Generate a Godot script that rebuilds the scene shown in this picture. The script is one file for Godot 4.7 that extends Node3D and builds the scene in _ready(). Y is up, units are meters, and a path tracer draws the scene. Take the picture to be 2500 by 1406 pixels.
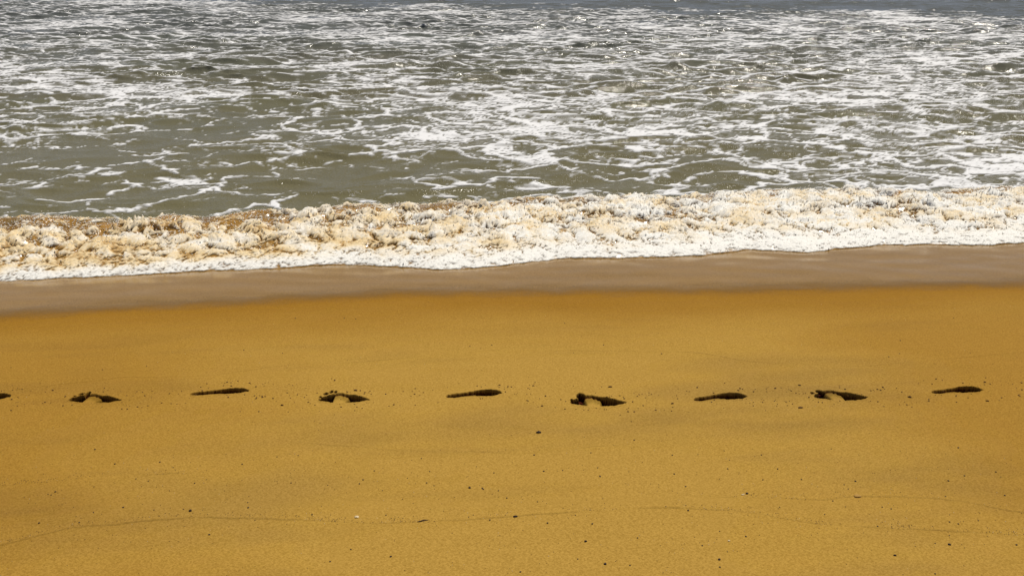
extends Node3D

# A beach seen from a low bank: a line of footprints in damp ochre sand, a small breaking wave, foam-laced sea beyond.

const CAM_H := 2.29
const FRONT: Array = [-12.0, -5.6, -3.623, -6.66, -3.083, -6.755, -2.445, -6.874, -1.837, -6.951, -1.384, -7.09, -0.882, -7.023, -0.51, -6.924, -0.091, -7.03, 0.375, -7.235, 0.966, -7.222, 1.479, -7.298, 1.829, -7.455, 2.254, -7.369, 2.674, -7.489, 2.977, -7.615, 3.741, -7.571, 4.102, -7.644, 12.0, -8.6]
const WET: Array = [-12.0, -4.9, -3.229, -5.863, -2.639, -6.006, -2.007, -6.1, -1.229, -6.241, -0.691, -6.326, 0.0, -6.332, 0.971, -6.353, 1.808, -6.376, 2.659, -6.419, 3.509, -6.443, 12.0, -7.2]
const CREST: Array = [-12.0, -6.9, -4.175, -7.828, -3.727, -7.953, -3.15, -7.767, -2.082, -8.017, -1.57, -8.214, -0.879, -8.282, 0.0, -8.492, 0.895, -8.449, 1.649, -8.666, 2.432, -8.863, 3.498, -8.711, 4.149, -8.941, 4.715, -8.941, 12.0, -9.7]

var taken := {}
var rng := RandomNumberGenerator.new()
var n_low := noise(11, FastNoiseLite.TYPE_SIMPLEX_SMOOTH, 1.0, 3)
var n_fine := noise(12, FastNoiseLite.TYPE_SIMPLEX_SMOOTH, 1.0, 4)
var n_one := noise(13, FastNoiseLite.TYPE_SIMPLEX_SMOOTH, 1.0, 1)
var n_warp := noise(14, FastNoiseLite.TYPE_SIMPLEX_SMOOTH, 1.0, 2)
var n_cell := cells(15)
var n_lump := noise(16, FastNoiseLite.TYPE_SIMPLEX_SMOOTH, 1.0, 3)
var prints: Array = []
var sand_mat: StandardMaterial3D
var waves: Array = []


func noise(s: int, kind: int, f: float, oct: int) -> FastNoiseLite:
	var n := FastNoiseLite.new()
	n.seed = s
	n.noise_type = kind
	n.frequency = f
	n.fractal_type = FastNoiseLite.FRACTAL_FBM if oct > 1 else FastNoiseLite.FRACTAL_NONE
	n.fractal_octaves = oct
	return n


func cells(s: int) -> FastNoiseLite:
	var n := FastNoiseLite.new()
	n.seed = s
	n.noise_type = FastNoiseLite.TYPE_CELLULAR
	n.cellular_distance_function = FastNoiseLite.DISTANCE_EUCLIDEAN
	n.cellular_return_type = FastNoiseLite.RETURN_DISTANCE2_SUB
	n.cellular_jitter = 1.0
	n.frequency = 1.0
	n.fractal_type = FastNoiseLite.FRACTAL_NONE
	return n


func curve(c: Array, x: float) -> float:
	var k := 0
	while k < c.size() - 4 and x > c[k + 2]:
		k += 2
	var t: float = clampf((x - c[k]) / (c[k + 2] - c[k]), 0.0, 1.0)
	return lerpf(c[k + 1], c[k + 3], t)


func soft_curve(c: Array, x: float, r: float) -> float:
	return (curve(c, x - r) + 2.0 * curve(c, x) + curve(c, x + r)) * 0.25


func ss(a: float, b: float, x: float) -> float:
	return smoothstep(a, b, x)


func numbered(called: String) -> String:
	if not taken.has(called):
		taken[called] = 0
		return called
	taken[called] += 1
	return "%s_%03d" % [called, taken[called]]


func tag(o: Node, label := "", category := "", group := "", kind := "") -> void:
	if label:
		o.set_meta("label", label)
	if category:
		o.set_meta("category", category)
	if group:
		o.set_meta("group", group)
	if kind:
		o.set_meta("kind", kind)


func put(called: String, m: Mesh, mat: Material, parent: Node = self) -> MeshInstance3D:
	var o := MeshInstance3D.new()
	o.name = numbered(called) if parent == self else called
	o.mesh = m
	o.material_override = mat
	o.cast_shadow = GeometryInstance3D.SHADOW_CASTING_SETTING_ON
	parent.add_child(o, true)
	return o


func root(called: String, at: Vector3) -> Node3D:
	var o := Node3D.new()
	o.name = numbered(called)
	o.position = at
	add_child(o, true)
	return o


func mesh_of(v: PackedVector3Array, n: PackedVector3Array, c: PackedColorArray, ix: PackedInt32Array) -> ArrayMesh:
	var a := []
	a.resize(Mesh.ARRAY_MAX)
	a[Mesh.ARRAY_VERTEX] = v
	a[Mesh.ARRAY_NORMAL] = n
	if c.size():
		a[Mesh.ARRAY_COLOR] = c
	a[Mesh.ARRAY_INDEX] = ix
	var m := ArrayMesh.new()
	m.add_surface_from_arrays(Mesh.PRIMITIVE_TRIANGLES, a)
	return m


func grid_normals(v: PackedVector3Array, w: int, h: int) -> PackedVector3Array:
	# rows run away from the shore (-z), columns run along +x
	var n := PackedVector3Array()
	n.resize(v.size())
	for j in h:
		var ja := maxi(j - 1, 0) * w
		var jb := mini(j + 1, h - 1) * w
		var jj := j * w
		for i in w:
			var dx := v[jj + mini(i + 1, w - 1)] - v[jj + maxi(i - 1, 0)]
			var dz := v[jb + i] - v[ja + i]
			n[jj + i] = dx.cross(dz).normalized()
	return n


# keeps the cells whose strongest corner passes `least`, and drops the corners that nothing uses
func cut(v: PackedVector3Array, n: PackedVector3Array, c: PackedColorArray, w: int, h: int, least: float) -> ArrayMesh:
	var map := PackedInt32Array()
	map.resize(v.size())
	map.fill(-1)
	var ov := PackedVector3Array()
	var on := PackedVector3Array()
	var oc := PackedColorArray()
	var ix := PackedInt32Array()
	for j in h - 1:
		for i in w - 1:
			var a := j * w + i
			if maxf(maxf(c[a].a, c[a + 1].a), maxf(c[a + w].a, c[a + w + 1].a)) < least:
				continue
			for q in [a, a + 1, a + w, a + w + 1]:
				if map[q] < 0:
					map[q] = ov.size()
					ov.append(v[q])
					on.append(n[q])
					oc.append(c[q])
			ix.append(map[a]); ix.append(map[a + w]); ix.append(map[a + w + 1])
			ix.append(map[a]); ix.append(map[a + w + 1]); ix.append(map[a + 1])
	return mesh_of(ov, on, oc, ix)


# ---------------------------------------------------------------- sand

func inland(x: float, z: float) -> float:
	return z + 7.02 + 0.113 * x


func sand_base(x: float, z: float) -> float:
	var s := inland(x, z)
	var y := 0.05 * s if s > -1.2 else 0.05 * -1.2 + (s + 1.2) * 0.09
	if s > 8.0:
		y += 0.02 * (s - 8.0)
	y = minf(y, 3.0)
	return y + 0.006 * n_low.get_noise_2d(x * 0.45, z * 0.8) + 0.0016 * n_one.get_noise_2d(x * 2.6, z * 4.2)


func sand_color(x: float, z: float) -> Color:
	# base colour only: the nearer the sea, the damper and the deeper the ochre
	var d := z - soft_curve(WET, x, 0.15)
	var damp := 1.0 - ss(-0.1, 1.25, d + 0.18 * n_low.get_noise_2d(x * 0.5 + 7.0, z * 1.1))
	var blotch := ss(0.05, 0.62, n_low.get_noise_2d(x * 0.42 + 31.0, z * 1.0 - 5.0))
	var streak := ss(0.1, 0.6, n_low.get_noise_2d(x * 0.5 + 3.0, z * 3.4 + 0.35 * x))
	var k := 1.0 - 0.13 * blotch * ss(0.4, 1.4, d) - 0.07 * streak * ss(0.2, 0.8, d)
	var dry := Color(0.485, 0.296, 0.063)
	var wet := Color(0.345, 0.174, 0.022)
	damp = maxf(damp, 0.55 * ss(0.9, 2.5, absf(x - 0.15) + 0.7 * n_low.get_noise_2d(x * 0.5 - 9.0, z * 0.8)))  # also a deeper ochre towards the left and right sides
	var stain := exp(-pow((x - 1.2 + 0.9 * (z + 4.2)) / 0.62, 2.0) - pow((z + 4.20) / 0.17, 2.0)) + 0.7 * exp(-pow((x + 0.45) / 0.5, 2.0) - pow((z + 4.12) / 0.12, 2.0)) + 0.8 * exp(-pow((x - 1.75) / 0.45, 2.0) - pow((z + 3.72) / 0.2, 2.0))
	stain *= 0.65 + 0.7 * n_low.get_noise_2d(x * 1.6, z * 5.0)
	var c := dry.lerp(wet, damp).lerp(Color(0.29, 0.175, 0.045), clampf(0.55 * stain, 0.0, 0.8))
	c.r *= k
	c.g *= k
	c.b *= lerpf(1.0, k, 0.4)
	return c


# profile columns: distance from the heel tip, far edge, near edge, depth, how much the floor ramps up to the near edge
const NEAR_FOOT: Array = [
	[0.000, 0.002, -0.003, 0.000, 0.0], [0.015, 0.011, -0.006, 0.020, 0.0], [0.053, 0.033, -0.025, 0.050, 0.0], [0.094, 0.055, -0.030, 0.058, 0.0],
	[0.110, 0.052, -0.031, 0.052, 0.1], [0.138, 0.064, -0.034, 0.015, 0.95], [0.160, 0.076, -0.035, 0.010, 1.0], [0.184, 0.078, -0.032, 0.012, 0.95],
	[0.210, 0.064, -0.024, 0.046, 0.1], [0.225, 0.055, -0.018, 0.058, 0.0], [0.262, 0.028, -0.010, 0.050, 0.0], [0.272, 0.012, 0.004, 0.000, 0.0]]
const FAR_FOOT: Array = [
	[0.000, 0.003, -0.004, 0.000, 0.0], [0.020, 0.028, -0.014, 0.020, 0.1], [0.040, 0.039, -0.033, 0.042, 0.0], [0.068, 0.042, -0.036, 0.044, 0.1],
	[0.090, 0.042, -0.040, 0.034, 0.7], [0.122, 0.035, -0.045, 0.027, 0.9], [0.160, 0.020, -0.050, 0.019, 1.0], [0.200, 0.006, -0.055, 0.017, 1.0],
	[0.250, -0.008, -0.058, 0.020, 0.9], [0.278, -0.018, -0.055, 0.015, 0.8], [0.293, -0.033, -0.045, 0.000, 0.5]]


func foot_depth(p: Dictionary, x: float, z: float) -> Array:
	# [depth, which part], in the print's own axes: u runs from heel to toes, v towards the sea
	var u: float = (p.at.x - x) * p.scale
	var v: float = (p.at.z - z - u * p.tilt) / p.wide
	var best := 0.0
	var dark := 0.0
	var part := ""
	var rows: Array = NEAR_FOOT if p.near else FAR_FOOT
	var last: float = rows[rows.size() - 1][0]
	var rim := 0.0
	if u > 0.0 and u < last:
		var k := 0
		while u > rows[k + 1][0]:
			k += 1
		var t: float = (u - rows[k][0]) / (rows[k + 1][0] - rows[k][0])
		var fray: float = ss(0.035, 0.0, u)
		var e1: float = n_fine.get_noise_2d(u * 42.0 + p.seed, 3.0) * (0.0045 + 0.012 * fray)
		var e2: float = n_fine.get_noise_2d(u * 38.0 + p.seed, 9.0) * (0.005 + 0.008 * fray)
		var vf: float = lerpf(rows[k][1], rows[k + 1][1], t) + e1
		var vn: float = lerpf(rows[k][2], rows[k + 1][2], t) + e2
		var ts := ss(0.0, 1.0, t + 14.0 * (v - vn) * (0.35 if p.near and u > 0.1 and u < 0.15 else 0.0) - 14.0 * (v - vn) * (0.25 if p.near and u > 0.15 and u < 0.21 else 0.0))
		var d: float = lerpf(rows[k][3], rows[k + 1][3], ts) * p.deep * (1.2 if p.near else 1.1)
		var ramp: float = lerpf(rows[k][4], rows[k + 1][4], ts)
		var wall := ss(0.0, 0.0075, vf - v)
		var pit := ss(0.0, 0.009, v - vn)
		var slope := clampf(1.0 - (vf - v) / maxf(vf - vn, 0.01), 0.0, 1.0)
		best = d * wall * lerpf(pit, slope, ramp)
		best += best * 0.12 * n_fine.get_noise_2d(x * 60.0, z * 60.0)
		# sand pushed up along the edges
		rim = 0.0035 * minf(1.0, d / 0.03) * (exp(-pow((v - vf - 0.006) / 0.007, 2.0)) * 0.5 + exp(-pow((v - vn + 0.006) / 0.007, 2.0)))
		rim *= 0.6 + 0.8 * n_fine.get_noise_2d(x * 30.0, z * 30.0)
		dark = lerpf(ss(0.008, 0.022, best), ss(0.003, 0.010, best) * (0.40 + 0.60 * (1.0 - ss(0.008, 0.016, vf - v))), ramp)  # shade on the far wall and in the pit, painted into the colour
		part = "heel_print" if u < 0.125 else ("arch_print" if u < 0.192 else "ball_print")
	for n in p.toes.size():
		var q: Array = p.toes[n]
		var r := sqrt(pow((u - q[0]) / q[2], 2.0) + pow((v - q[1]) / q[3], 2.0))
		var dd: float = q[4] * (1.0 - ss(0.72, 1.05, r + 0.14 * n_fine.get_noise_2d(x * 70.0, z * 70.0)))
		if dd > best:
			best = dd
			dark = ss(0.004, 0.012, dd)  # toe pit shade, painted the same way
			part = "toe_print %d" % n
	if best < 0.0016:
		return [best - rim * (1.0 if best < 0.0004 else 0.3), "", dark]
	return [best, part, dark]


func build_sand() -> void:
	var step := 0.03
	var xs: Array = [-400.0, -120.0, -50.0, -24.0, -14.0, -9.0, -7.2]
	var i0 := -200
	for i in range(i0, 201):
		xs.append(i * step)
	xs.append_array([7.2, 9.0, 14.0, 24.0, 50.0, 120.0, 400.0])
	var zs: Array = [300.0, 120.0, 60.0, 30.0, 14.0, 7.0, 3.5, 1.5, 0.0, -1.0, -1.6]
	for j in range(67, 301):
		zs.append(-j * step)
	zs.append_array([-9.6, -10.5, -12.0, -15.0, -25.0, -60.0])
	var w := xs.size()
	var h := zs.size()
	var v := PackedVector3Array()
	var c := PackedColorArray()
	v.resize(w * h)
	c.resize(w * h)
	for j in h:
		var z: float = zs[j]
		for i in w:
			var x: float = xs[i]
			v[j * w + i] = Vector3(x, sand_base(x, z), z)
			c[j * w + i] = sand_color(x, z)
	var n := grid_normals(v, w, h)
	# cells that the finer ground round each footprint takes over
	var skip := {}
	for p in prints:
		for j in range(p.j0, p.j1):
			for i in range(p.i0, p.i1):
				skip[Vector2i(i, j)] = true
	var ix := PackedInt32Array()
	for j in h - 1:
		var jc := int(round(-zs[j] / step))
		for i in w - 1:
			var ic := int(round(xs[i] / step))
			if skip.has(Vector2i(ic, jc)) and absf(xs[i + 1] - xs[i]) < 0.04 and absf(zs[j + 1] - zs[j]) < 0.04:
				continue
			var a := j * w + i
			ix.append(a); ix.append(a + w); ix.append(a + w + 1)
			ix.append(a); ix.append(a + w + 1); ix.append(a + 1)
	var beach_v := v
	var beach_n := n
	var beach_c := c
	for p in prints:
		var sub := 8
		var fw: int = (p.i1 - p.i0) * sub + 1
		var fh: int = (p.j1 - p.j0) * sub + 1
		var fv := PackedVector3Array()
		var fc := PackedColorArray()
		fv.resize(fw * fh)
		fc.resize(fw * fh)
		var part := []
		part.resize(fw * fh)
		for j in fh:
			var z: float = -(p.j0 * step + j * step / sub)
			for i in fw:
				var x: float = p.i0 * step + i * step / sub
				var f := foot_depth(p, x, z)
				var edge := minf(minf(i, fw - 1 - i), minf(j, fh - 1 - j))
				var d: float = f[0] * ss(0.0, 5.0, edge)
				# the outermost row lies on the straight edges of the coarse cells
				var y := sand_base(x, z)
				if edge == 0:
					var gx := floorf(x / step + 0.0001) * step
					var gz := ceilf(z / step - 0.0001) * step
					var tx := (x - gx) / step
					var tz := (gz - z) / step
					y = lerpf(lerpf(sand_base(gx, gz), sand_base(gx + step, gz), tx), lerpf(sand_base(gx, gz - step), sand_base(gx + step, gz - step), tx), tz)
				fv[j * fw + i] = Vector3(x, y - d, z)
				part[j * fw + i] = f[1]
				# damp sand below the crust, with the shadow in the hollow painted darker
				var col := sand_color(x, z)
				var pit_shade: float = f[2]
				fc[j * fw + i] = Color(col.r * lerpf(1.0, 0.13, pit_shade), col.g * (1.0 - 0.955 * pow(pit_shade, 1.12)), col.b * (1.0 - 0.92 * pow(pit_shade, 0.85)))
		var fn := grid_normals(fv, fw, fh)
		var lists := {}
		for j in fh - 1:
			for i in fw - 1:
				var a := j * fw + i
				var s: String = part[a]
				for q in [a + 1, a + fw, a + fw + 1]:
					if s == "":
						s = part[q]
				if not lists.has(s):
					lists[s] = []
				lists[s].append(a)
		var first := beach_v.size()
		beach_v.append_array(fv)
		beach_n.append_array(fn)
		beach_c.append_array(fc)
		for a in lists.get("", []):
			ix.append(first + a); ix.append(first + a + fw); ix.append(first + a + fw + 1)
			ix.append(first + a); ix.append(first + a + fw + 1); ix.append(first + a + 1)
		var at := Vector3(p.at.x, sand_base(p.at.x, p.at.z), p.at.z)
		var o := root("footprint", at)
		tag(o, p.label, "footprint", "footprints in a line along the beach")
		var keys := lists.keys()
		keys.sort()
		for key in keys:
			if key == "" or lists[key].size() < 8:
				if key != "":
					for a in lists[key]:
						ix.append(first + a); ix.append(first + a + fw); ix.append(first + a + fw + 1)
						ix.append(first + a); ix.append(first + a + fw + 1); ix.append(first + a + 1)
				continue
			var map := {}
			var pv := PackedVector3Array()
			var pn := PackedVector3Array()
			var pc := PackedColorArray()
			var px := PackedInt32Array()
			for a in lists[key]:
				for q in [a, a + fw, a + fw + 1, a, a + fw + 1, a + 1]:
					if not map.has(q):
						map[q] = pv.size()
						pv.append(fv[q] - at)
						pn.append(fn[q])
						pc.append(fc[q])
					px.append(map[q])
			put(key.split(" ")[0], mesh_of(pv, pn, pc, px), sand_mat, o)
	var beach := put("beach_sand", mesh_of(beach_v, beach_n, beach_c, ix), sand_mat)
	tag(beach, "smooth damp ochre sand of the beach in the foreground", "sand", "", "structure")


func build_wet_sand(mat: Material) -> void:
	var w := 401
	var v := PackedVector3Array()
	var c := PackedColorArray()
	var h := 90
	for j in h:
		for i in w:
			var x := (i - 200) * 0.03
			var zw := soft_curve(WET, x, 0.25) + 0.02 * n_low.get_noise_2d(x * 2.0, 4.0)
			var z := lerpf(zw + 0.20, soft_curve(FRONT, x, 0.2) - 0.5, float(j) / (h - 1))
			var d := zw - z
			v.append(Vector3(x, sand_base(x, z) + 0.0035, z))
			var k := 1.0 + 0.12 * n_low.get_noise_2d(x * 0.7, z * 4.0)
			c.append(Color(0.378 * k, 0.228 * k, 0.070 * k, ss(-0.14, 0.24, d + 0.06 * n_low.get_noise_2d(x * 3.0, z * 5.0)) * 0.96))
	var o := put("wet_sand", cut(v, grid_normals(v, w, h), c, w, h, 0.004), mat)
	tag(o, "strip of glossy wet brown sand just below the breaking wave", "wet sand", "", "structure")


# ---------------------------------------------------------------- sea

func make_waves() -> void:
	rng.seed = 5
	for k in 12:
		var length := 0.26 * pow(1.25, k)
		var turn := rng.randf_range(-0.75, 0.75) * (0.8 if k > 8 else 1.0)
		var amp := 0.0118 * pow(length, 0.50)
		waves.append([sin(turn) * TAU / length, cos(turn) * TAU / length, rng.randf() * TAU, amp, length])


func sea_point(x: float, z: float) -> Vector3:
	var dist := -z
	var grow := lerpf(0.50, 1.35, ss(8.5, 20.0, dist))
	var calm := lerpf(1.0, 0.55, ss(30.0, 38.0, dist + x * 0.25))
	var wx := x + 0.30 * n_warp.get_noise_2d(x * 0.55, z * 0.55)
	var wz := z + 0.30 * n_warp.get_noise_2d(x * 0.55 + 40.0, z * 0.55)
	var gust := 0.75 + 0.6 * n_one.get_noise_2d(x * 0.22, z * 0.25)
	var y := 0.0
	var ox := 0.0
	var oz := 0.0
	for q in waves:
		var ph: float = wx * q[0] + wz * q[1] + q[2]
		var a: float = q[3]
		var s := sin(ph)
		var cs := cos(ph)
		y += a * cs
		ox -= a * s * q[0] * q[4] / TAU
		oz -= a * s * q[1] * q[4] / TAU
	var g := grow * gust * calm
	y = y * g + 0.022 * g * n_fine.get_noise_2d(wx * 1.9, wz * 3.0)
	var sink := 0.25 * ss(-0.75, 0.1, z - curve(FRONT, x))
	return Vector3(x + ox * g * 0.8, y + 0.012 - sink, z + oz * g * 0.8)


func foam_amount(x: float, z: float) -> float:
	var dist := -z
	var wx := x + 0.36 * n_warp.get_noise_2d(x * 0.9, z * 0.9) + 0.10 * n_warp.get_noise_2d(x * 4.0, z * 4.0)
	var wz := z + 0.36 * n_warp.get_noise_2d(x * 0.9 + 20.0, z * 0.9) + 0.10 * n_warp.get_noise_2d(x * 4.0 + 20.0, z * 4.0)
	var cell := n_cell.get_noise_2d(wx * 0.95, wz * 1.3) + 1.0
	var small := n_cell.get_noise_2d(wx * 2.3 + 9.0, wz * 3.7) + 1.0
	var streak := n_fine.get_noise_2d(wx * 1.7, wz * 4.2)
	var fine := n_fine.get_noise_2d(wx * 4.6 + 3.0, wz * 12.0)
	var grain := n_fine.get_noise_2d(x * 15.0, z * 30.0 + 7.0)
	var near := ss(8.2, 15.5, dist + x * 0.30)
	var outer := 37.5 - 0.30 * x + 5.0 * n_low.get_noise_2d(x * 0.13, z * 0.06) + 1.5 * n_one.get_noise_2d(x * 0.7, z * 0.5)
	var far := 1.0 - ss(outer - 4.0, outer + 2.0, dist)
	var patch := n_low.get_noise_2d(x * 0.22 + 2.0, z * 0.26)
	var dens := (lerpf(0.27, 0.70, near) + 0.46 * patch + 0.16 * ss(-0.25, 0.5, x / dist)) * far
	var rough := 0.72 + 1.0 * fine + 0.7 * grain
	# thin strands round cells of open water, thicker where much foam drifts
	var strand := (1.0 - ss(0.0, 0.07 + 0.22 * maxf(dens, 0.0), cell)) * ss(0.02, 0.45, dens + 0.35 * streak)
	strand = maxf(strand, 0.8 * (1.0 - ss(0.0, 0.08 + 0.22 * maxf(dens, 0.0), small)) * ss(0.22, 0.70, dens + 0.45 * streak))
	# rafts of froth
	var raft := ss(0.80, 1.30, dens + 0.75 * streak + 0.35 * fine)
	var a := 1.0 - (1.0 - minf(1.0, 1.25 * strand) * clampf(rough + 0.25, 0.0, 1.0)) * (1.0 - raft * clampf(rough + 0.30, 0.15, 1.0))
	# a thin grey veil of bubbles left between them
	return clampf(maxf(ss(0.20, 0.80, a), 0.16 * ss(0.2, 0.8, dens + 0.4 * streak) * rough), 0.0, 1.0)


func build_sea(water: Material, foam: Material, fleck: Material) -> void:
	var zs: Array = []
	var z := 7.3
	while z < 41.0:
		zs.append(z)
		z += clampf(z * z / 3300.0, 0.016, 0.052)
	while z < 3000.0:
		zs.append(z)
		z *= 1.06
	zs.append(3200.0)
	var half := 325
	var us: Array = [-60.0, -12.0, -4.0, -2.4]
	for i in 40:
		us.append(lerpf(-1.65, -1.115, i / 40.0))
	for i in range(-half, half + 1):
		us.append(1.1 * i / half)
	for i in 40:
		us.append(lerpf(1.115, 1.65, (i + 0.5) / 40.0))
	us.append_array([2.4, 4.0, 12.0, 60.0])
	var w := us.size()
	var h := zs.size()
	var v := PackedVector3Array()
	v.resize(w * h)
	var a := PackedFloat32Array()
	a.resize(w * h)
	for j in h:
		var d: float = zs[j]
		for i in w:
			var x: float = us[i] * (0.5144 * d + 0.3)
			var k := j * w + i
			if d < 60.0 and absf(us[i]) < 1.7:
				v[k] = sea_point(x, -d)
				a[k] = foam_amount(x, -d) if d < 46.0 else 0.0
			else:
				v[k] = Vector3(x, 0.012, -d)
	var n := grid_normals(v, w, h)
	var c := PackedColorArray()
	c.resize(v.size())
	var f := PackedColorArray()
	f.resize(v.size())
	var fv := PackedVector3Array()
	fv.resize(v.size())
	for k in v.size():
		var d := -v[k].z
		# sand in the water near the shore, greyer and deeper water farther out
		var t := ss(8.0, 30.0, d)
		c[k] = Color(lerpf(0.168, 0.132, t), lerpf(0.152, 0.140, t), lerpf(0.082, 0.130, t))
		# foam slides off the steep faces turned to the shore
		var face := ss(0.05, 0.26, n[k].z)
		var amount := a[k] * (1.0 - 0.92 * face)
		# little crests that spill
		var crest := ss(0.5, 1.25, v[k].y / lerpf(0.035, 0.075, ss(9.0, 20.0, d)) - 3.0 * n[k].z) * ss(9.5, 15.0, d) * (1.0 - ss(30.0, 36.0, d))
		amount = maxf(amount, crest * minf(1.0, 0.25 + 1.3 * a[k]))
		f[k] = Color(0.84, 0.85, 0.87, amount * 0.94)
		fv[k] = v[k] + Vector3(0, 0.003 + 0.010 * amount, 0)
	var ix := PackedInt32Array()
	ix.resize((w - 1) * (h - 1) * 6)
	var q := 0
	for j in h - 1:
		for i in w - 1:
			var p := j * w + i
			ix[q] = p; ix[q + 1] = p + w; ix[q + 2] = p + w + 1
			ix[q + 3] = p; ix[q + 4] = p + w + 1; ix[q + 5] = p + 1
			q += 6
	var o := put("sea_water", mesh_of(v, n, c, ix), water)
	tag(o, "choppy grey olive sea water reaching to the horizon", "sea", "", "structure")
	var fm := put("sea_foam", cut(fv, grid_normals(fv, w, h), f, w, h, 0.10), foam)
	rng.seed = 41
	var at: Array = []
	var tries := 0
	while at.size() < 9000 and tries < 400000:
		tries += 1
		var j := rng.randi_range(1, int(h * 0.72))
		var i := rng.randi_range(6, w - 7)
		var k := j * w + i
		var d := -v[k].z
		if d > 26.0 or d < 8.2:
			continue
		var chance := ss(0.02, 0.30, n[k].z) * ss(-0.9, 0.9, v[k].x / d * 2.0) * ss(-0.25, 0.5, n_low.get_noise_2d(v[k].x * 0.8, v[k].z * 0.8))  # white flecks on tilted ripple faces stand in for sun glints
		if rng.randf() > chance:
			continue
		var r := rng.randf_range(0.0022, 0.0055) * (0.5 + 0.055 * d)
		at.append(Transform3D(Basis.from_scale(Vector3(r, r * 0.7, r)), v[k] + Vector3(0, r * 0.3, 0)))
	var fl := flecks("sea_glint", at, fleck, self)
	tag(fl, "tiny white flecks standing in for sun glints on the ripples behind the wave", "glint flecks", "", "stuff")
	tag(fm, "white lacy foam drifting on the choppy sea behind the breaking wave", "foam", "", "stuff")


# ---------------------------------------------------------------- the breaking wave

func surf_y(x: float, t: float, z: float) -> float:
	var rise := ss(0.0, 0.06, t) * 0.028
	var body := ss(0.03, 0.60, t) * 0.085 * (1.0 - ss(0.70, 1.0, t))
	var base := lerpf(sand_base(x, z), 0.0, ss(0.0, 0.35, t))
	return base + rise * (1.0 - ss(0.75, 1.0, t)) + body


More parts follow.
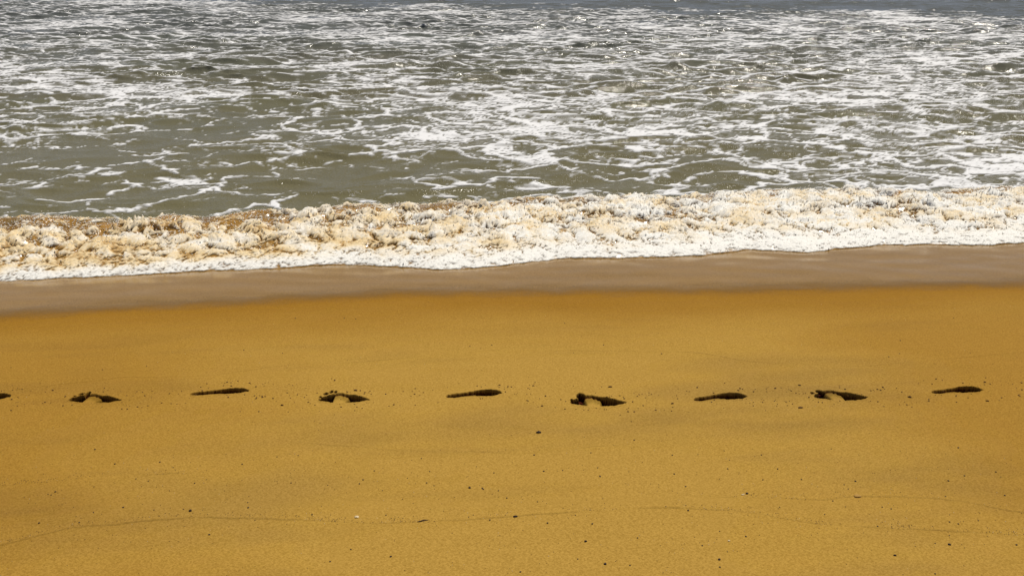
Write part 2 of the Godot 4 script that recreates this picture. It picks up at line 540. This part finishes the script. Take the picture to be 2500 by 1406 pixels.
func build_wave(brown: Material, foam: Material, fleck: Material) -> void:
	var w := 1151
	var h := 206
	var bv := PackedVector3Array()
	var fv := PackedVector3Array()
	var bc := PackedColorArray()
	var fc := PackedColorArray()
	bv.resize(w * h)
	fv.resize(w * h)
	bc.resize(w * h)
	fc.resize(w * h)
	for i in w:
		var x := lerpf(-5.6, 5.9, float(i) / (w - 1))
		var zf := soft_curve(FRONT, x, 0.05) + 0.030 * n_fine.get_noise_2d(x * 2.2, 1.0) + 0.022 * n_fine.get_noise_2d(x * 6.5, 1.0)
		var zb := soft_curve(CREST, x, 0.25) - 0.55 + 0.22 * n_low.get_noise_2d(x * 0.9, 20.0)
		var right := ss(-3.4, 2.2, x)
		for j in h:
			var t := float(j) / (h - 1)
			var z := lerpf(zf, zb, t)
			var k := j * w + i
			var env := (0.10 + 0.90 * ss(0.0, 0.45, t)) * (1.0 - ss(0.66, 0.92, t))
			var qx := x + 0.05 * n_warp.get_noise_2d(x * 5.0, z * 5.0)
			var qz := z + 0.05 * n_warp.get_noise_2d(x * 5.0 + 30.0, z * 5.0)
			var swell := n_low.get_noise_2d(x * 1.5 + 4.0, z * 2.4)
			var b0 := absf(n_one.get_noise_2d(qx * 2.8 + 9.0, qz * 4.2))
			var b1 := absf(n_one.get_noise_2d(qx * 4.2, qz * 5.0))
			var b2 := absf(n_one.get_noise_2d(qx * 10.0 + 5.0, qz * 12.0))
			var b3 := absf(n_one.get_noise_2d(qx * 24.0, qz * 27.0 + 5.0))
			var tiny := n_fine.get_noise_2d(x * 42.0, z * 42.0)
			var spout := ss(0.30, 0.62, n_one.get_noise_2d(x * 1.35 + 0.7, 3.0)) * exp(-pow((t - 0.56 + 0.1 * n_one.get_noise_2d(x * 2.0, 8.0)) / 0.07, 2.0)) * (0.7 + 0.6 * b2)
			var foamy := 1.28 - 0.36 * ss(0.04, 0.16, t) - 1.3 * ss(0.38 + 0.18 * right, 0.64 + 0.14 * right, t) - 0.40 * ss(0.74, 1.0, t)
			foamy += (1.15 * n_low.get_noise_2d(x * 1.15 + 12.0, z * 2.4) + 0.55 * n_low.get_noise_2d(x * 4.2 + 12.0, z * 7.0)) * ss(0.06, 0.3, t) + 0.6 * spout + 0.24 * right - 0.22
			var clump := 0.55 * b0 + 0.45 * b1
			foamy += 1.8 * (clump - 0.28) * ss(0.05, 0.2, t)
			var soft := 0.35 + 0.65 * ss(0.25, 0.9, foamy)
			var y := surf_y(x, t, z) + 0.03 * n_low.get_noise_2d(x * 1.7, 3.0) * ss(0.2, 0.6, t) * (1.0 - ss(0.7, 0.95, t)) + env * (0.035 * swell + soft * (0.026 * b0 + 0.038 * b1 + 0.021 * b2 + 0.007 * b3 + 0.003 * tiny)) + 0.045 * spout
			var push := 0.016 * env
			var px := x + push * n_one.get_noise_2d(x * 9.0 + 60.0, z * 9.0)
			var pz := z + push * (0.5 + n_one.get_noise_2d(x * 9.0, z * 9.0 + 60.0)) * ss(0.05, 0.3, t)
			bv[k] = Vector3(px, y + env * 0.004 * n_fine.get_noise_2d(x * 16.0, z * 16.0), pz)
			var bm := 0.95 + 0.6 * swell
			bc[k] = Color(0.330 * bm, 0.178 * bm, 0.034 * bm, 1.0 - ss(0.68, 0.95, t + 0.24 * n_low.get_noise_2d(x * 1.5, z * 2.0)))
			# foam lies thick in the front, breaks up into patches on the brown crest
			var froth := 0.42 + 1.5 * (b2 - 0.22) + 1.1 * (b3 - 0.25) + 0.7 * (b1 - 0.22) + 0.8 * tiny
			var alpha := ss(0.98 - foamy, 1.62 - foamy, froth)
			alpha *= ss(0.0, 0.008, t) * lerpf(ss(-0.55, 0.05, n_fine.get_noise_2d(x * 9.0, z * 19.0) + 5.0 * t), 1.0, ss(0.03, 0.12, t)) * (1.0 - ss(0.93, 1.0, t))
			# churned sand stains the froth; shade in hollows between clumps is painted in too
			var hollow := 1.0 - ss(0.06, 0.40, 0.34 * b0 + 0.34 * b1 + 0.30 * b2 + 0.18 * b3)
			var silt_shade := clampf(1.15 * hollow * (1.0 - 0.35 * right) + 0.55 * n_low.get_noise_2d(x * 1.9 + 3.0, z * 4.0) + 0.30 * tiny + 0.44 - 0.30 * right, 0.0, 1.0)
			silt_shade *= ss(0.015 + 0.05 * right, 0.13 + 0.17 * right, t + 0.06 * n_low.get_noise_2d(x * 2.5, 5.0))
			var tint := Color(0.87, 0.86, 0.82).lerp(Color(0.80, 0.63, 0.36), minf(1.0, silt_shade * 1.7)).lerp(Color(0.48, 0.27, 0.065), ss(0.55, 1.0, silt_shade))
			fc[k] = Color(tint.r, tint.g, tint.b, alpha * 0.97)
			fv[k] = Vector3(px, y + 0.004 + 0.012 * alpha * (0.5 + tiny), pz)
	var o := root("breaking_wave", Vector3.ZERO)
	tag(o, "small breaking wave of churned brown water and cream foam running up the sand", "wave")
	var fn := grid_normals(fv, w, h)
	for k in fn.size():
		# froth scatters light inside itself, so its shading is softer than its shape
		fn[k] = (fn[k] + Vector3(0, 0.8, -0.10)).normalized()
		if fc[k].a > 0.94:
			bc[k].a = 0.0
	put("brown_water", cut(bv, grid_normals(bv, w, h), bc, w, h, 0.01), brown, o)
	put("foam_crust", cut(fv, fn, fc, w, h, 0.04), foam, o)
	# froth and drops thrown up along the crest, doubling as painted sun glitter
	rng.seed = 77
	var at: Array = []
	while at.size() < 16000:
		var i := rng.randi_range(2, w - 3)
		var t := clampf(rng.randfn(0.60, 0.19), 0.01, 0.92)
		var k := int(t * (h - 1)) * w + i
		var lift := 0.0
		if rng.randf() < 0.25 * ss(0.45, 0.65, t):
			lift = absf(rng.randfn(0.0, 0.030)) * ss(-0.2, 0.4, n_low.get_noise_2d(fv[k].x * 2.0, 8.0) + 0.1)
		var r := rng.randf_range(0.0020, 0.0060) * (0.75 if lift > 0.01 else 1.0)
		at.append(Transform3D(Basis.from_scale(Vector3(r, r * rng.randf_range(0.6, 1.0), r)), fv[k] + Vector3(rng.randf_range(-0.01, 0.01), lift + r * 0.3, rng.randf_range(-0.01, 0.01))))
	flecks("froth_glint", at, fleck, o)


func flecks(called: String, at: Array, mat: Material, parent: Node) -> MultiMeshInstance3D:
	var ball := SphereMesh.new()
	ball.radius = 1.0
	ball.height = 2.0
	ball.radial_segments = 6
	ball.rings = 3
	var mm := MultiMesh.new()
	mm.transform_format = MultiMesh.TRANSFORM_3D
	mm.mesh = ball
	mm.instance_count = at.size()
	for k in at.size():
		mm.set_instance_transform(k, at[k])
	var mi := MultiMeshInstance3D.new()
	mi.name = called
	mi.multimesh = mm
	mi.material_override = mat
	tag(mi, "", "", "", "stuff")
	parent.add_child(mi, true)
	return mi


# ---------------------------------------------------------------- small things on the sand

func pebble_mesh(s: int, flat: float) -> ArrayMesh:
	var st := SurfaceTool.new()
	st.begin(Mesh.PRIMITIVE_TRIANGLES)
	var ball := SphereMesh.new()
	ball.radial_segments = 10
	ball.rings = 6
	ball.radius = 1.0
	ball.height = 2.0
	var a := ball.get_mesh_arrays()
	var v: PackedVector3Array = a[Mesh.ARRAY_VERTEX]
	for k in v.size():
		var p := v[k]
		p *= 1.0 + 0.5 * n_fine.get_noise_3d(p.x * 0.9 + s * 7.0, p.y * 0.9, p.z * 0.9)
		v[k] = Vector3(p.x, p.y * flat, p.z)
	a[Mesh.ARRAY_VERTEX] = v
	var m := ArrayMesh.new()
	m.add_surface_from_arrays(Mesh.PRIMITIVE_TRIANGLES, a)
	st.create_from(m, 0)
	st.generate_normals()
	return st.commit()


func plain(c: Color, rough: float) -> StandardMaterial3D:
	var m := StandardMaterial3D.new()
	m.albedo_color = c.linear_to_srgb()
	m.roughness = rough
	return m


func scatter(called: String, spots: Array, mesh: Mesh, mat: Material, parent: Node) -> Node:
	var mm := MultiMesh.new()
	mm.transform_format = MultiMesh.TRANSFORM_3D
	mm.mesh = mesh
	mm.instance_count = spots.size()
	for k in spots.size():
		var q: Array = spots[k]
		var b := Basis(Vector3.UP, q[3] * 40.0).scaled_local(Vector3(q[2], q[2] * 0.7, q[2] * 0.75))
		mm.set_instance_transform(k, Transform3D(b, Vector3(q[0], sand_base(q[0], q[1]) + q[2] * 0.25, q[1])))
	var mi := MultiMeshInstance3D.new()
	mi.name = numbered(called) if parent == self else called
	mi.multimesh = mm
	mi.material_override = mat
	tag(mi, "", "", "", "stuff")
	parent.add_child(mi, true)
	return mi


func swash_mark(line: Array, high: float, label: String, grains: int, dark: Material, pale: Material) -> void:
	# a low ridge of sand with grains along it, where an earlier wave stopped
	var v := PackedVector3Array()
	var c := PackedColorArray()
	var x0: float = line[0]
	var x1: float = line[line.size() - 2]
	var w := int((x1 - x0) / 0.008)
	var h := 9
	for j in h:
		var s := float(j) / (h - 1)
		for i in w:
			var x := lerpf(x0, x1, float(i) / (w - 1))
			var ends := ss(0.0, 0.12, float(i) / (w - 1)) * (1.0 - ss(0.88, 1.0, float(i) / (w - 1)))
			var z := soft_curve(line, x, 0.06) + 0.012 * n_fine.get_noise_2d(x * 4.0, high * 900.0) + 0.012 - 0.036 * s
			# steep towards the land, gentle towards the sea
			var y := ss(0.0, 0.18, s) * (1.0 - ss(0.2, 1.0, s)) * high * ends * ss(-0.15, 0.45, n_fine.get_noise_2d(x * 1.6, high * 700.0)) * (0.5 + 0.7 * n_fine.get_noise_2d(x * 40.0, z * 40.0))
			v.append(Vector3(x, sand_base(x, z) + maxf(y, 0.0) - 0.0010 + 0.0012 * ss(0.0, 0.15, s) * (1.0 - ss(0.85, 1.0, s)), z))
			var sc := sand_color(x, z)
			var gritty := 1.0 - 0.17 * high / 0.0034 * ss(0.02, 0.22, s) * (1.0 - ss(0.22, 0.5, s)) * ends * ss(-0.3, 0.35, n_fine.get_noise_2d(x * 1.6, high * 700.0))
			c.append(Color(sc.r * gritty, sc.g * gritty, sc.b * gritty))
	var at := Vector3((x0 + x1) * 0.5, 0.0, line[1])
	var o := root("swash_mark", at)
	tag(o, label, "swash mark", "wavy lines of grit left on the sand by earlier waves")
	for k in v.size():
		v[k] -= at
	var n := grid_normals(v, w, h)
	for k in c.size():
		c[k].a = 1.0
	put("sand_ridge", cut(v, n, c, w, h, 0.0), sand_mat, o)
	for kind in 2:
		var spots := []
		for k in (grains if kind == 0 else grains / 6):
			var x := rng.randf_range(x0, x1)
			var z := soft_curve(line, x, 0.06) + 0.012 * n_fine.get_noise_2d(x * 4.0, high * 900.0) - absf(rng.randfn(0.0, 0.02)) + 0.006
			if n_low.get_noise_2d(x * 2.5, high * 500.0) + 0.25 < rng.randf_range(-0.1, 0.5):
				continue
			spots.append([x, z, rng.randf_range(0.0010, 0.0023) * (0.8 if kind else 1.0), rng.randf()])
		var g := scatter("dark_grit" if kind == 0 else "pale_grit", spots, pebble_mesh(3, 0.8), dark if kind == 0 else pale, o)
		g.position = -at


func small_things() -> void:
	rng.seed = 21
	var dark := plain(Color(0.035, 0.016, 0.010), 0.8)
	var brown := plain(Color(0.13, 0.070, 0.018), 0.9)
	var pale := plain(Color(0.66, 0.52, 0.30), 0.6)
	var clod := plain(Color(0.17, 0.085, 0.018), 0.95)
	swash_mark([-2.6, -2.98, -1.888, -3.152, -1.671, -3.282, -1.447, -3.31, -1.303, -3.35, -0.871, -3.336, -0.469, -3.286, -0.079, -3.338, 0.239, -3.373, 0.563, -3.402, 0.88, -3.382, 1.097, -3.301, 1.316, -3.253, 1.903, -3.189, 2.6, -3.12], 0.0034, "long gritty swash line crossing the whole sand nearest the bottom", 2100, brown, pale)
	swash_mark([-2.7, -3.58, -2.118, -3.616, -1.959, -3.64, -1.694, -3.703, -1.3, -3.72], 0.003, "short swash line at the left edge between footprints and bottom grit line", 260, brown, pale)
	swash_mark([0.7, -3.50, 0.983, -3.48, 1.223, -3.461, 1.364, -3.493, 1.717, -3.473, 1.985, -3.355, 2.5, -3.28], 0.0026, "faint swash line right of centre just above the long gritty one", 260, brown, pale)
	swash_mark([-3.2, -4.55, -2.625, -4.641, -2.066, -4.832, -1.633, -4.838, -1.233, -5.003, -0.792, -5.06, -0.116, -5.214, 0.5, -5.2, 1.037, -5.163, 1.342, -4.997, 1.878, -4.927, 2.864, -5.136, 3.3, -5.2], 0.0017, "faint wavy swash line on the sea side of the footprints", 60, brown, pale)
	swash_mark([-1.1, -4.04, -0.925, -4.014, -0.454, -3.924, 0.09, -3.898, 0.459, -3.977, 0.7, -4.0], 0.0016, "short curved swash line just landward of the middle footprints", 40, brown, pale)
	# grit too small to count
	var d_spots := []
	var b_spots := []
	var p_spots := []
	for k in 6500:
		var z := -2.6 - 3.6 * pow(rng.randf(), 2.2)
		var x := rng.randf_range(-0.62, 0.62) * -z * 1.15
		if z < soft_curve(WET, x, 0.1) + 0.1:
			continue
		var band := 0.25 + 0.9 * exp(-pow((z + 3.55) / 0.28, 2.0)) + 0.5 * n_low.get_noise_2d(x * 0.9, z * 2.0)
		if rng.randf() > band:
			continue
		var r := rng.randf()
		if r < 0.11:
			d_spots.append([x, z, rng.randf_range(0.0024, 0.0046), rng.randf()])
		elif r < 0.82:
			b_spots.append([x, z, rng.randf_range(0.0010, 0.0022), rng.randf()])
		else:
			p_spots.append([x, z, rng.randf_range(0.0010, 0.0021), rng.randf()])
	tag(scatter("dark_grit", d_spots, pebble_mesh(1, 0.8), dark, self), "dark specks of grit scattered over the sand near the bottom", "grit")
	tag(scatter("brown_grit", b_spots, pebble_mesh(2, 0.8), brown, self), "tiny brown grains scattered thinly over the smooth sand", "grit")
	tag(scatter("pale_grit", p_spots, pebble_mesh(4, 0.8), pale, self), "tiny pale shell crumbs glinting all over the sand", "grit")
	# crumbs of damp sand kicked up along the footprints
	var crumbs := []
	for p in prints:
		for k in 70:
			var x: float = p.at.x + rng.randfn(0.02, 0.20)
			var z: float = p.at.z + (rng.randfn(-0.085, 0.03) if rng.randf() < 0.5 else rng.randfn(0.065, 0.035))
			if foot_depth(p, x, z)[0] > 0.001:
				continue
			crumbs.append([x, z, rng.randf_range(0.0020, 0.0062) * pow(rng.randf(), 0.5), rng.randf()])
	tag(scatter("sand_crumb", crumbs, pebble_mesh(5, 0.9), clod, self), "dark crumbs of damp sand kicked out around the row of footprints", "sand crumbs")
	# the few pieces that can be told apart
	var pieces: Array = [
		[0.123, -4.102, 0.012, 0.5, 0.62, dark, "pebble", "pebble", "lone dark pebble on bare sand below the middle footprints"],
		[0.013, -3.337, 0.009, 0.5, 0.5, dark, "pebble", "pebble", "dark oval pebble lying on the long gritty line at mid frame"],
		[-1.265, -3.397, 0.0062, 0.8, 0.9, dark, "pebble", "pebble", "small round dark pebble just seaward of the gritty line, left of the twig"],
		[-0.174, -3.575, 0.0052, 0.8, 0.9, dark, "pebble", "pebble", "small round dark pebble above the gap between twig and oval pebble"],
		[0.330, -3.000, 0.0052, 0.8, 0.9, dark, "pebble", "pebble", "round dark pebble closest to the bottom edge, right of middle"],
		[0.272, -3.155, 0.0056, 0.7, 0.8, dark, "pebble", "pebble", "small dark pebble between the gritty line and the lowest pebble"],
		[1.600, -3.120, 0.0062, 0.6, 0.7, dark, "pebble", "pebble", "dark flat pebble below the right end of the gritty line"],
		[1.374, -3.047, 0.0052, 0.7, 0.8, dark, "pebble", "pebble", "tiny dark pebble alone in the bottom right sand"],
		[0.740, -3.026, 0.0052, 0.7, 0.8, dark, "pebble", "pebble", "dark pebble near the bottom edge, first right of the lowest pebble"],
		[0.948, -3.508, 0.0060, 0.7, 0.8, dark, "pebble", "pebble", "dark pebble beside the pale flake at the faint line's left end"],
		[1.404, -4.374, 0.0130, 0.4, 0.5, clod, "sand_clod", "sand clod", "long crumbled clod of sand below the toes of the eighth footprint"],
		[0.505, -4.654, 0.0100, 0.5, 0.55, clod, "sand_clod", "sand clod", "dark clod of sand on the sea side of the sixth footprint"],
		[-0.80, -4.625, 0.0100, 0.5, 0.5, clod, "sand_clod", "sand clod", "dark clod of sand just seaward of the fourth footprint's arch"],
		[1.48, -4.660, 0.0085, 0.5, 0.55, clod, "sand_clod", "sand clod", "clod of sand on the sea side before the eighth footprint's toes"],
		[1.985, -4.500, 0.0095, 0.6, 0.6, clod, "sand_clod", "sand clod", "dark clod of sand trailing behind the eighth footprint's heel"],
		[2.35, -4.45, 0.0080, 0.5, 0.55, clod, "sand_clod", "sand clod", "small clod of sand below the rightmost footprint's heel"],
		[-1.135, -4.438, 0.0080, 0.6, 0.6, clod, "sand_clod", "sand clod", "clod in the row of crumbs below the third footprint's heel"],
		[0.79, -4.43, 0.0075, 0.6, 0.6, clod, "sand_clod", "sand clod", "clod of sand between the sixth and the seventh footprint"],
		[1.386, -3.486, 0.0150, 0.35, 0.7, plain(Color(0.42, 0.24, 0.05), 0.9), "sand_clod", "sand clod", "lump of ochre sand sitting on the faint line, right of middle"],
		[0.930, -3.500, 0.0075, 0.3, 0.6, pale, "shell_flake", "shell", "pale flake of shell beside the dark pebble on the faint line"],
		[0.800, -3.150, 0.0050, 0.5, 0.7, pale, "shell_flake", "shell", "tiny pale shell flake below the gritty line, right of middle"],
	]
	for q in pieces:
		var m := pebble_mesh(int(absf(q[0] * 1000.0)) % 97, q[3])
		var o := put(q[6], m, q[5])
		o.position = Vector3(q[0], sand_base(q[0], q[1]) + q[2] * q[3] * 0.35, q[1])
		o.rotation.y = 0.3 * sin(q[0] * 50.0)
		o.scale = Vector3(q[2], q[2], q[2] * q[4])
		tag(o, q[8], q[7], {"pebble": "dark pebbles on the sand", "sand_clod": "clods of sand thrown up by the walker", "shell_flake": "pale shell flakes on the sand"}[q[6]])
	# a curved bit of shell: pale above, its shaded hollow below
	var st := SurfaceTool.new()
	st.begin(Mesh.PRIMITIVE_TRIANGLES)
	for j in 6:
		for i in 12:
			for q in [[0, 0], [0, 1], [1, 1], [0, 0], [1, 1], [1, 0]]:
				var a: float = PI * (i + q[0]) / 12.0
				var r: float = 0.0090 * (1.0 - 0.15 * (j + q[1]) / 6.0)
				st.set_smooth_group(0)
				st.add_vertex(Vector3(cos(a) * r, sin(a) * r * 0.5, 0.011 * (j + q[1]) / 6.0 - 0.005))
	st.generate_normals()
	var shell := put("curved_shell", st.commit(), pale)
	shell.position = Vector3(-0.602, sand_base(-0.602, -3.34), -3.34)
	tag(shell, "curved pale piece of shell on the gritty line, left of the twig", "shell")
	# a twig
	var tw := SurfaceTool.new()
	tw.begin(Mesh.PRIMITIVE_TRIANGLES)
	for j in 10:
		for i in 6:
			for q in [[0, 0], [0, 1], [1, 1], [0, 0], [1, 1], [1, 0]]:
				var s: float = float(j + q[1]) / 10.0
				var a: float = TAU * (i + q[0]) / 6.0
				var r := 0.0024 * sin(PI * clampf(0.12 + 0.8 * s, 0.0, 1.0))
				tw.set_smooth_group(0)
				tw.add_vertex(Vector3((s - 0.5) * 0.046, cos(a) * r + 0.002 + 0.0015 * sin(s * 5.0), sin(a) * r + 0.002 * sin(s * 7.0)))
	tw.generate_normals()
	var twig := put("twig", tw.commit(), plain(Color(0.07, 0.03, 0.014), 0.85))
	twig.position = Vector3(-0.343, sand_base(-0.343, -3.309), -3.309)
	twig.rotation.y = 0.35
	tag(twig, "thin dark twig lying on the long gritty line", "twig")


# ---------------------------------------------------------------- materials

func sand_texture(s: int) -> NoiseTexture2D:
	var n := noise(s, FastNoiseLite.TYPE_VALUE_CUBIC, 0.24, 3)
	n.fractal_gain = 0.9
	var g := Gradient.new()
	g.offsets = PackedFloat32Array([0.0, 0.22, 0.42, 0.56, 0.74, 1.0])
	g.colors = PackedColorArray([Color(0.66, 0.61, 0.50), Color(0.82, 0.79, 0.71), Color(0.89, 0.88, 0.82), Color(0.94, 0.93, 0.91), Color(1.0, 1.0, 0.99), Color(1.0, 1.0, 1.0)])
	var t := NoiseTexture2D.new()
	t.width = 1024
	t.height = 1024
	t.seamless = true
	t.noise = n
	t.color_ramp = g
	return t


func bump_texture(s: int, f: float, oct: int) -> NoiseTexture2D:
	var t := NoiseTexture2D.new()
	t.width = 1024
	t.height = 1024
	t.seamless = true
	t.noise = noise(s, FastNoiseLite.TYPE_SIMPLEX_SMOOTH, f, oct)
	return t


func _ready() -> void:
	# camera
	var cam := Camera3D.new()
	cam.name = "camera"
	cam.fov = 32.28
	cam.near = 0.05
	cam.far = 5000.0
	cam.position = Vector3(0, CAM_H, 0)
	cam.rotation_degrees = Vector3(-19.3, 0, 0)
	cam.current = true
	add_child(cam)
	# sky
	var sky_mat := ProceduralSkyMaterial.new()
	sky_mat.sky_top_color = Color(0.27, 0.31, 0.385)
	sky_mat.sky_horizon_color = Color(0.60, 0.64, 0.71)
	sky_mat.sky_curve = 0.18
	sky_mat.ground_bottom_color = Color(0.20, 0.17, 0.13)
	sky_mat.ground_horizon_color = Color(0.5, 0.52, 0.56)
	var sky := Sky.new()
	sky.sky_material = sky_mat
	var env := Environment.new()
	env.background_mode = Environment.BG_SKY
	env.sky = sky
	env.ambient_light_source = Environment.AMBIENT_SOURCE_SKY
	env.tonemap_mode = Environment.TONE_MAPPER_LINEAR
	env.tonemap_exposure = 1.0
	env.sdfgi_enabled = true
	env.ssao_enabled = true
	env.ssil_enabled = true
	var we := WorldEnvironment.new()
	we.name = "environment"
	we.environment = env
	add_child(we)
	# sun: beyond the water, to the right
	var sun := DirectionalLight3D.new()
	sun.name = "sun"
	sun.light_energy = 1.27
	sun.light_color = Color(1.0, 0.97, 0.92)
	sun.light_angular_distance = 0.5
	sun.shadow_enabled = true
	var elev := deg_to_rad(59.0)
	var azim := deg_to_rad(31.0)
	var to_sun := Vector3(sin(azim) * cos(elev), sin(elev), -cos(azim) * cos(elev))
	sun.look_at_from_position(to_sun * 50.0, Vector3.ZERO)
	add_child(sun)

	# materials
	sand_mat = StandardMaterial3D.new()
	sand_mat.vertex_color_use_as_albedo = true
	sand_mat.albedo_texture = sand_texture(101)
	sand_mat.uv1_triplanar = true
	sand_mat.uv1_world_triplanar = true
	sand_mat.uv1_scale = Vector3(0.71, 0.71, 0.71)
	sand_mat.roughness = 0.85
	sand_mat.metallic_specular = 0.15
	sand_mat.heightmap_enabled = true
	sand_mat.heightmap_texture = bump_texture(102, 0.11, 3)
	sand_mat.heightmap_scale = 0.04
	var wet := StandardMaterial3D.new()
	wet.vertex_color_use_as_albedo = true
	wet.transparency = BaseMaterial3D.TRANSPARENCY_ALPHA
	wet.albedo_texture = sand_mat.albedo_texture
	wet.uv1_triplanar = true
	wet.uv1_world_triplanar = true
	wet.uv1_scale = Vector3(0.71, 0.71, 0.71)
	wet.roughness = 0.14
	wet.metallic_specular = 0.42
	var water := StandardMaterial3D.new()
	water.vertex_color_use_as_albedo = true
	water.roughness = 0.10
	water.metallic_specular = 0.2
	water.heightmap_enabled = true
	water.heightmap_texture = bump_texture(103, 0.03, 4)
	water.uv1_triplanar = true
	water.uv1_world_triplanar = true
	water.uv1_scale = Vector3(0.8, 0.8, 0.8)
	water.heightmap_scale = 0.6
	var foam := StandardMaterial3D.new()
	foam.vertex_color_use_as_albedo = true
	foam.transparency = BaseMaterial3D.TRANSPARENCY_ALPHA
	foam.roughness = 0.75
	var froth: StandardMaterial3D = foam.duplicate()
	var brown := StandardMaterial3D.new()
	brown.vertex_color_use_as_albedo = true
	brown.transparency = BaseMaterial3D.TRANSPARENCY_ALPHA
	brown.roughness = 0.27
	var fleck := plain(Color(0.88, 0.86, 0.80), 0.4)

	# footprints: heel tips, in the order the walker left them from the right
	var toe_a := [[0.246, 0.068, 0.014, 0.015, 0.022], [0.222, 0.088, 0.010, 0.018, 0.022], [0.200, 0.088, 0.009, 0.015, 0.019], [0.268, 0.034, 0.007, 0.009, 0.015]]
	var toe_b := [[0.205, 0.078, 0.012, 0.026, 0.030], [0.236, 0.070, 0.013, 0.014, 0.022], [0.259, 0.045, 0.008, 0.009, 0.016]]
	var toe_c := [[0.262, 0.032, 0.008, 0.010, 0.018], [0.215, 0.070, 0.022, 0.026, 0.040]]
	var toe_d := [[0.268, 0.048, 0.009, 0.013, 0.018], [0.228, 0.062, 0.019, 0.018, 0.022]]
	for q in [
		[-2.538, -4.569, false, 0.85, [], "footprint cut off by the left edge, only its heel showing", 1.0, 0.0, 1.0],
		[-1.957, -4.514, true, 0.92, toe_b, "barefoot print with a deep splayed big toe, second from left", 1.05, 0.02, 1.0],
		[-1.344, -4.629, false, 1.0, [], "slim crescent footprint above a row of crumbs, third from left", 0.95, -0.02, 0.98],
		[-0.706, -4.508, true, 0.95, toe_a, "footprint with four small toe pits showing clearly, fourth from left", 1.2, 0.0, 1.02],
		[-0.046, -4.579, false, 1.05, [], "slim dark footprint in the middle of the row", 1.12, 0.015, 1.0],
		[0.570, -4.445, true, 1.12, toe_c, "widest deep footprint with merged toes, right of the middle", 1.38, 0.0, 0.96],
		[1.186, -4.525, false, 1.0, [], "slim footprint with a tail of sand at its heel, third from right", 1.05, -0.01, 1.02],
		[1.784, -4.496, true, 1.0, toe_d, "footprint with two toe pits and a long trail of crumbs behind it", 1.22, 0.025, 1.0],
		[2.402, -4.601, false, 0.95, [], "rightmost slim footprint near the right edge", 1.0, 0.0, 1.03]]:
		var step := 0.03
		var p := {"at": Vector3(q[0], 0, q[1]), "near": q[2], "deep": q[3], "toes": q[4], "label": q[5], "seed": q[0] * 31.0, "wide": q[6], "tilt": q[7], "scale": q[8]}
		p.i0 = int(floor((q[0] - 0.33) / step))
		p.i1 = int(ceil((q[0] + 0.04) / step))
		p.j0 = int(floor((-q[1] - 0.09) / step))
		p.j1 = int(ceil((-q[1] + 0.13) / step))
		prints.append(p)

	build_sand()
	build_wet_sand(wet)
	make_waves()
	build_sea(water, foam, fleck)
	build_wave(brown, froth, fleck)
	small_things()
